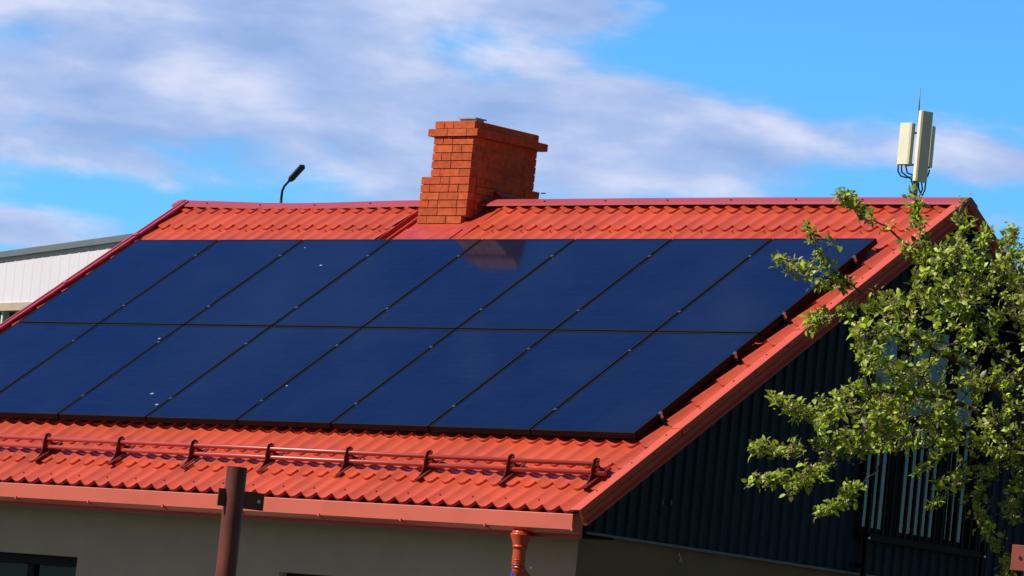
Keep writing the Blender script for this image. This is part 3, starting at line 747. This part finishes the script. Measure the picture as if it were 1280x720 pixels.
# ------------------------------------------------------------------ apple tree
DT = 38.3
def TP(x, y, dd=0): return at_d(x, y, DT+dd)
base = TP(1312, 1200); base[2] = 0
tree = thing('apple_tree', 'leafy apple tree in late blossom reaching over the right verge', 'tree', tuple(base))
limbs = [   # (points px, depth offsets start->end, radius start->end)
 ([(1312,1150),(1318,900),(1322,760),(1320,640)], 0, 0, .11, .085),
 ([(1320,650),(1285,545),(1225,470),(1165,437),(1118,392),(1062,356),(1010,343),(970,322)], 0,-.5,.055,.004),
 ([(1320,640),(1290,500),(1240,420),(1190,370),(1160,330),(1118,292),(1080,268),(1050,244)], 0,-.2,.050,.004),
 ([(1160,330),(1150,285),(1144,242)], -.15,.0,.012,.003),
 ([(1190,370),(1200,310),(1203,252)], -.1,.3,.013,.003),
 ([(1062,356),(1035,330),(1018,305),(1012,284)], -.4,-.5,.009,.003),
 ([(1118,392),(1075,384),(1040,395),(1012,402)], -.3,-.7,.010,.003),
 ([(1320,660),(1270,560),(1200,505),(1130,492),(1075,492),(1035,505),(1000,520),(968,500)], 0,-.8,.05,.004),
 ([(1200,505),(1140,525),(1080,540),(1030,556),(985,562),(944,562)], -.3,-.9,.018,.003),
 ([(1130,527),(1085,553),(1040,572),(990,600),(938,606)], -.4,-.6,.014,.003),
 ([(1050,568),(1015,600),(985,618)], -.4,-.2,.008,.003),
 ([(1110,540),(1092,590),(1060,622),(1022,645)], -.4,-.1,.010,.003),
 ([(1270,560),(1220,570),(1195,600),(1165,632)], -.1,.3,.018,.003),
 ([(1300,600),(1262,575),(1235,600),(1222,640),(1240,668),(1262,700),(1258,725)], 0,-.4,.022,.004),
 ([(1262,575),(1272,620),(1262,650)], -.1,.3,.010,.003),
 ([(1320,640),(1310,520),(1280,420),(1255,360),(1262,310),(1267,283)], 0,.5,.045,.003),
 ([(1300,480),(1282,425),(1215,405),(1160,420),(1130,455)], .2,.6,.025,.005),
 ([(1240,420),(1215,370),(1225,320),(1232,290)], .1,.7,.014,.003),
 ([(1320,640),(1350,480),(1365,380),(1350,300)], 0,.4,.05,.005),
 ([(1320,640),(1380,560),(1420,480)], 0,.6,.04,.005),
 ([(1320,640),(1300,520),(1290,400),(1310,320)], 0,-1.0,.04,.005),
 ([(1225,470),(1190,520),(1180,560),(1150,590)], -.1,.5,.015,.003),
 ([(1165,437),(1150,480),(1120,510),(1090,520)], -.2,.5,.014,.003),
]
tm = MB(); nodes = []; tips = []
for li, (pts, d0, d1, r0, r1) in enumerate(limbs):
    P3 = [TP(x,y,d0+(d1-d0)*k/(len(pts)-1)) for k,(x,y) in enumerate(pts)]
    if li == 0: P3[0] = base.copy()
    # catmull-rom resample with wobble
    out = []; n = len(P3)
    for k in range(n-1):
        a, b_, c_, d_ = P3[max(k-1,0)], P3[k], P3[k+1], P3[min(k+2,n-1)]
        for t in np.linspace(0,1,5)[:-1]:
            out.append(.5*((2*b_)+(-a+c_)*t+(2*a-5*b_+4*c_-d_)*t*t+(-a+3*b_-3*c_+d_)*t**3))
    out.append(P3[-1]); m_ = len(out)
    out = [q+(rng.normal(0,.008,3) if 0 < i < m_-1 and li else 0) for i,q in enumerate(out)]
    k_ = 1 if li == 0 else .55
    rad = [max(.003,k_*(r0+(r1-r0)*(i/(m_-1))**.7)) for i in range(m_)]
    tm.tube(out, rad, 10 if li == 0 else 6)
    for i, q in enumerate(out):
        if li: nodes.append((q, i/(m_-1), rad[i]))
trunk = None
NP = np.array([q[0] for q in nodes])
# leaf clusters : along the limbs, plus fill regions
clusters = []
def addc(P_, s_, kind=0): clusters.append((np.array(P_), s_, kind))
dens = {1:(.30,16,1),2:(.25,13,1),3:(.2,12,1),4:(.2,10,1),5:(.1,11,1),6:(.2,10,1),7:(.35,15,1),8:(.2,15,1),9:(.2,13,1),10:(.1,10,1),11:(.55,9,1),12:(.2,10,1),13:(.1,13,1),14:(.2,9,1),15:(.3,8,1),17:(.3,9,1),18:(.2,10,1),21:(.2,12,1),22:(.2,12,1)}
def limb_pt(li, t, jit):
    pts, d0, d1, _, _ = limbs[li]; k = t*(len(pts)-1); i = min(int(k), len(pts)-2); f_ = k-i
    x = pts[i][0]*(1-f_)+pts[i+1][0]*f_; y = pts[i][1]*(1-f_)+pts[i+1][1]*f_
    return TP(x+rng.normal(0,jit), y+rng.normal(0,jit), (d0+(d1-d0)*t)+rng.normal(0,.10))
cnt = {1:46,2:44,3:16,4:16,5:13,6:18,7:52,8:40,9:34,10:10,11:16,12:22,13:40,14:14,15:22,17:22,18:20,21:26,22:26}
for li in cnt:
    t0, jit, _ = dens[li]
    for k in range(int(cnt[li]*1.3)):
        t = t0+(1-t0)*rng.random(); addc(limb_pt(li, t, 3+8*(1-t)*(jit/13)), .75+.35*rng.random())
    addc(limb_pt(li, 1., 1), .9)
poly = [(1078,392),(1100,372),(1140,352),(1165,312),(1195,300),(1222,318),(1236,340),(1262,318),(1290,300),(1330,300),(1420,340),(1420,600),(1300,600),(1262,578),(1205,562),(1150,566),(1095,560),(1040,560),(1018,530),(1050,492),(1082,470),(1062,430)]
def inside(x, y):
    c_ = False; j_ = len(poly)-1
    for i in range(len(poly)):
        xi, yi = poly[i]; xj, yj = poly[j_]
        if (yi > y) != (yj > y) and x < (xj-xi)*(y-yi)/(yj-yi)+xi: c_ = not c_
        j_ = i
    return c_
holes = [(1112,443,15,16),(1150,437,11,18),(1100,474,15,11),(1150,522,15,12),(1218,400,22,10),(1205,455,18,14),(1240,450,20,14),(1180,345,12,10),(1215,350,12,10),(1200,530,22,13),(1245,500,16,12),(1265,430,14,16),(1150,385,10,10),(1085,500,10,8),(1172,470,9,9),(1272,520,14,10)]
nfill = 0
while nfill < 900:
    x, y = rng.uniform(1010,1425), rng.uniform(296,605)
    if not inside(x,y): continue
    if any(((x-a)/c_)**2+((y-b_)/d_)**2 < 1 for a,b_,c_,d_ in holes) and rng.random() < .9: continue
    addc(TP(x, y, rng.uniform(-1.2,1.2)), .7+.5*rng.random()); nfill += 1
# twigs joining each cluster to the nearest wood
order = sorted(range(len(clusters)), key=lambda i: np.min(np.linalg.norm(NP-clusters[i][0],axis=1)))
allp = [q for q in NP]; arr = np.array(allp)
newp = []
for i in order:
    c_ = clusters[i][0]; A_ = arr if not newp else np.vstack([arr, np.array(newp)])
    dd = np.linalg.norm(A_-c_, axis=1); k = int(np.argmin(dd)); q = A_[k]; d_ = dd[k]
    if d_ > .03:
        mid = (q+c_)/2+rng.normal(0,.10,3)*d_+np.array([0,0,-.06*d_])
        r = min(.0045+.004*d_, .009); tm.tube([q, mid, c_], [r, r*.75, .0018], 4)
        newp.append(mid)
    newp.append(c_)
trunk = tm.build('trunk', M_bark, tree, offset=base)
lf = {'a': MB(), 'b': MB(), 'd': MB(), 'p': MB()}
def leaf(mb, p, d, up, L, wd, fold=.25, curl=.2):
    d = d/np.linalg.norm(d); s_ = np.cross(d, up); s_ /= np.linalg.norm(s_)+1e-9; u = np.cross(s_, d)
    def q(a, b_, c_): return tuple(p+d*a*L+s_*b_*wd+u*c_*L)
    i = len(mb.v)
    mb.v += [q(0,0,0),q(.28,.42,fold*.3-.02),q(.62,.40,fold*.25-curl*.35),q(1,0,-curl),q(.62,-.40,fold*.25-curl*.35),q(.28,-.42,fold*.3-.02),q(.3,0,-.04),q(.65,0,-.04-curl*.35)]
    for f_ in ((0,6,1),(6,7,2,1),(7,3,2),(0,5,6),(6,5,4,7),(7,4,3)):
        mb.f.append(tuple(i+k for k in f_)); mb.m.append(0); mb.sm.append(True)
def rnd():
    v = rng.normal(0,1,3); return v/np.linalg.norm(v)
for c_, s_, kd in clusters:
    n = rng.integers(8,16); axd = rnd()*.5+np.array([0,0,.45])+(-rt)*.2
    bright = rng.random()
    for k in range(n):
        d = rnd()+axd*.9; L = (.022+.046*rng.random()**1.4)*s_*1.15
        key = 'a' if rng.random() < .22+.45*bright else 'b'
        p = c_+rnd()*.050*rng.random()+d/np.linalg.norm(d)*.014
        leaf(lf[key], p, d, rnd()*.9+np.array([-.35,-.75,1.0]), L, L*(.62+.15*rng.random()), curl=.1+.3*rng.random())
    if rng.random() < .75:                          # spent blossom: beige sepals and stalks
        for k in range(rng.integers(5,11)):
            d = rnd()+axd*.5; L = .013+.018*rng.random()
            leaf(lf['d'], c_+rnd()*.030*rng.random(), d, rnd(), L, L*.45)
    if rng.random() < .16:
        f0 = c_+rnd()*.02+np.array([0,0,.012]); nn = rnd()+axd
        nn /= np.linalg.norm(nn); a_ = np.cross(nn, rnd()); a_ /= np.linalg.norm(a_); b_ = np.cross(nn, a_)
        for k in range(5):
            an = k*2*PI/5; leaf(lf['p'], f0, a_*math.cos(an)+b_*math.sin(an)+nn*.35, nn, .019, .018, curl=-.1)
for key, nm, m_ in (('a','bright_foliage',M_leafA),('b','foliage',M_leafB),('d','spent_blossom',M_bud),('p','blossom',M_petal)):
    lf[key].build(nm, m_, tree, offset=base, keep_normals=True)

# ------------------------------------------------------------------ light
SUN_AZ, SUN_EL = math.radians(33), math.radians(47)     # from the eave side, a little from the left
tsun = Vector((-math.sin(SUN_AZ)*math.cos(SUN_EL), -math.cos(SUN_AZ)*math.cos(SUN_EL), math.sin(SUN_EL)))
sl_ = bpy.data.lights.new('sun', 'SUN'); sl_.energy = 5.0; sl_.angle = math.radians(.5); sl_.color = (1,.93,.82)
so_ = bpy.data.objects.new('sun', sl_); COL.objects.link(so_); so_.rotation_euler = tsun.to_track_quat('Z','Y').to_euler(); so_.location = (0,0,40)
world = bpy.data.worlds.new('World'); SC.world = world; world.use_nodes = True; nt = world.node_tree
bg = nt.nodes['Background']; STR = .1; bg.inputs[1].default_value = STR
L_ = nt.links.new
sky = nt.nodes.new('ShaderNodeTexSky'); sky.sky_type = 'NISHITA'; sky.sun_disc = False
sky.sun_elevation = SUN_EL; sky.sun_rotation = math.atan2(tsun.x, tsun.y) % (2*PI); sky.ozone_density = 3; sky.dust_density = .3; sky.air_density = 1.0
tcn = nt.nodes.new('ShaderNodeTexCoord')
def vm(op, a, b=None):
    n = nt.nodes.new('ShaderNodeVectorMath'); n.operation = op
    for i, x in enumerate((a, b)):
        if x is None: continue
        if isinstance(x, (tuple, list)): n.inputs[i].default_value = x
        else: L_(x, n.inputs[i])
    return n
def ma(op, a, b=None, c=None, clamp=False):
    n = nt.nodes.new('ShaderNodeMath'); n.operation = op; n.use_clamp = clamp
    for i, x in enumerate((a, b, c)):
        if x is None: continue
        if isinstance(x, (int, float)): n.inputs[i].default_value = x
        else: L_(x, n.inputs[i])
    return n.outputs[0]
dirv = tcn.outputs['Generated']
# azimuth (from the view's mean heading) and elevation as tangents
ca, sa = math.cos(YAW), math.sin(YAW)
dx_ = vm('DOT_PRODUCT', dirv, (ca,-sa,0)).outputs['Value']; dy_ = vm('DOT_PRODUCT', dirv, (sa,ca,0)).outputs['Value']
sepz = nt.nodes.new('ShaderNodeSeparateXYZ'); L_(dirv, sepz.inputs[0])
AZ = ma('ARCTAN2', dx_, dy_); EL = ma('ARCSINE', sepz.outputs[2])
cmb = nt.nodes.new('ShaderNodeCombineXYZ'); L_(AZ, cmb.inputs[0]); L_(EL, cmb.inputs[1])
def ae(x, y):
    d = ray(x, y); d = d/np.linalg.norm(d); return math.atan2(d@np.array([ca,-sa,0]), d@np.array([sa,ca,0])), math.asin(d[2])
noise = nt.nodes.new('ShaderNodeTexNoise'); noise.inputs['Scale'].default_value = 1; noise.inputs['Detail'].default_value = 7; noise.inputs['Roughness'].default_value = .58; noise.inputs['Distortion'].default_value = .25
nv = vm('MULTIPLY', cmb.outputs[0], (24,62,1)); L_(nv.outputs[0], noise.inputs['Vector'])
noise2 = nt.nodes.new('ShaderNodeTexNoise'); noise2.inputs['Detail'].default_value = 6; noise2.inputs['Roughness'].default_value = .5; noise2.inputs['Scale'].default_value = 1
nv2 = vm('MULTIPLY', vm('ADD', cmb.outputs[0], (3.1,7.7,0)).outputs[0], (30,84,1)); L_(nv2.outputs[0], noise2.inputs['Vector'])
blobs = [(60,90,330,150,.62),(330,90,330,160,.62),(560,140,260,110,.42),(300,10,330,60,.35),(700,12,230,36,.62),(720,80,150,26,.30),(700,140,240,40,.45),(850,180,240,60,.58),(790,225,300,36,.42),(1130,188,280,38,.66),(1260,205,120,26,.30),(20,280,90,30,.6),(110,308,130,14,.4),(1238,275,70,16,.25),
         (120,247,190,30,-.5),(960,66,200,46,-.45),(300,262,200,22,-.15),(1080,60,260,66,-.5),(1210,255,60,22,-.15),(600,215,110,26,-.12)]
acc = None
for x, y, rx, ry, w_ in blobs:
    a_, e_ = ae(x, y)
    l = vm('LENGTH', vm('MULTIPLY', vm('SUBTRACT', cmb.outputs[0], (a_, e_, 0)).outputs[0], (F/rx, F/ry, 0)).outputs[0]).outputs['Value']
    g_ = ma('MULTIPLY', ma('POWER', 2.718, ma('MULTIPLY', ma('MULTIPLY', l, l), -1.2)), w_)
    acc = g_ if acc is None else ma('ADD', acc, g_)
# the rest of the sky: loose broken cloud from noise alone
n3 = nt.nodes.new('ShaderNodeTexNoise'); n3.inputs['Scale'].default_value = 2.6; n3.inputs['Detail'].default_value = 6; L_(dirv, n3.inputs['Vector'])
tot = ma('ADD', acc, ma('MULTIPLY', ma('SUBTRACT', noise.outputs[0], .47), 2.3))
mr = nt.nodes.new('ShaderNodeMapRange'); mr.interpolation_type = 'SMOOTHSTEP'; mr.inputs[1].default_value = .12; mr.inputs[2].default_value = .80; L_(tot, mr.inputs[0])
far = nt.nodes.new('ShaderNodeMapRange'); far.inputs[1].default_value = .28; far.inputs[2].default_value = .6; L_(ma('ABSOLUTE', AZ), far.inputs[0])
n3r = nt.nodes.new('ShaderNodeMapRange'); n3r.interpolation_type = 'SMOOTHSTEP'; n3r.inputs[1].default_value = .55; n3r.inputs[2].default_value = .75; L_(n3.outputs[0], n3r.inputs[0])
alpha = ma('MAXIMUM', mr.outputs[0], ma('MULTIPLY', ma('MULTIPLY', n3r.outputs[0], far.outputs[0]), .7), clamp=True)
cr = nt.nodes.new('ShaderNodeValToRGB'); L_(ma('ADD', ma('MULTIPLY', noise2.outputs[0], .62), ma('MULTIPLY', noise.outputs[0], .38)), cr.inputs[0])
cr.color_ramp.elements[0].position = .38; cr.color_ramp.elements[0].color = (.32,.44,.76,1)
cr.color_ramp.elements[1].position = .62; cr.color_ramp.elements[1].color = (.74,.76,.94,1)
e = cr.color_ramp.elements.new(.5); e.color = (.47,.56,.84,1)
# the clear blue the photo shows towards the view; a dimmer, more neutral sky elsewhere
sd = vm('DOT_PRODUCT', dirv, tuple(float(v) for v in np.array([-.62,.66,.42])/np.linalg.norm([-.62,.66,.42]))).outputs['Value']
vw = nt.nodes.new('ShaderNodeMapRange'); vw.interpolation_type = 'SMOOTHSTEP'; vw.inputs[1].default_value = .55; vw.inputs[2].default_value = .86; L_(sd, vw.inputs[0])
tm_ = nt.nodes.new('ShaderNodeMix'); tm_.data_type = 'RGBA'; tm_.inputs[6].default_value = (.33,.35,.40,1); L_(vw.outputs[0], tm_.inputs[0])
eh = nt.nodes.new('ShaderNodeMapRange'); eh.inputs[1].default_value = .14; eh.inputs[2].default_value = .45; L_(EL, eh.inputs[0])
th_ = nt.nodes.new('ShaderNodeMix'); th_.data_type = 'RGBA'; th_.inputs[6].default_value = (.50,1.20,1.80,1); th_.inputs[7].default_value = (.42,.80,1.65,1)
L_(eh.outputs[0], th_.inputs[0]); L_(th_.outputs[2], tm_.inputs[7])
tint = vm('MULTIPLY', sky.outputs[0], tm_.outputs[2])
cfar = nt.nodes.new('ShaderNodeMapRange'); cfar.inputs[3].default_value = .24/STR; cfar.inputs[4].default_value = 1/STR; L_(vw.outputs[0], cfar.inputs[0])
csc = vm('SCALE', cr.outputs[0]); L_(cfar.outputs[0], csc.inputs['Scale'])
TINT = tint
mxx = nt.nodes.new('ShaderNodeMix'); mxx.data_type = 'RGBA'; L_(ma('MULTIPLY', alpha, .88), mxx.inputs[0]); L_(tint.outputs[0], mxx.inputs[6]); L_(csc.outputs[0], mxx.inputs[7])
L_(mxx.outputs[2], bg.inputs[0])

# ------------------------------------------------------------------ camera
cam = bpy.data.cameras.new('camera'); co = bpy.data.objects.new('camera', cam); COL.objects.link(co)
cam.sensor_width = 36; cam.lens = F/1280*36; cam.clip_start = .5; cam.clip_end = 8000
co.matrix_world = Matrix(((R[0][0],-R[1][0],-R[2][0],C[0]),(R[0][1],-R[1][1],-R[2][1],C[1]),(R[0][2],-R[1][2],-R[2][2],C[2]),(0,0,0,1)))
SC.camera = co
SC.view_settings.view_transform = 'Standard'; SC.view_settings.look = 'None'; SC.view_settings.exposure = 0; SC.view_settings.gamma = 1
SC.render.film_transparent = False
SC.cycles.max_bounces = 8; SC.cycles.use_denoising = True
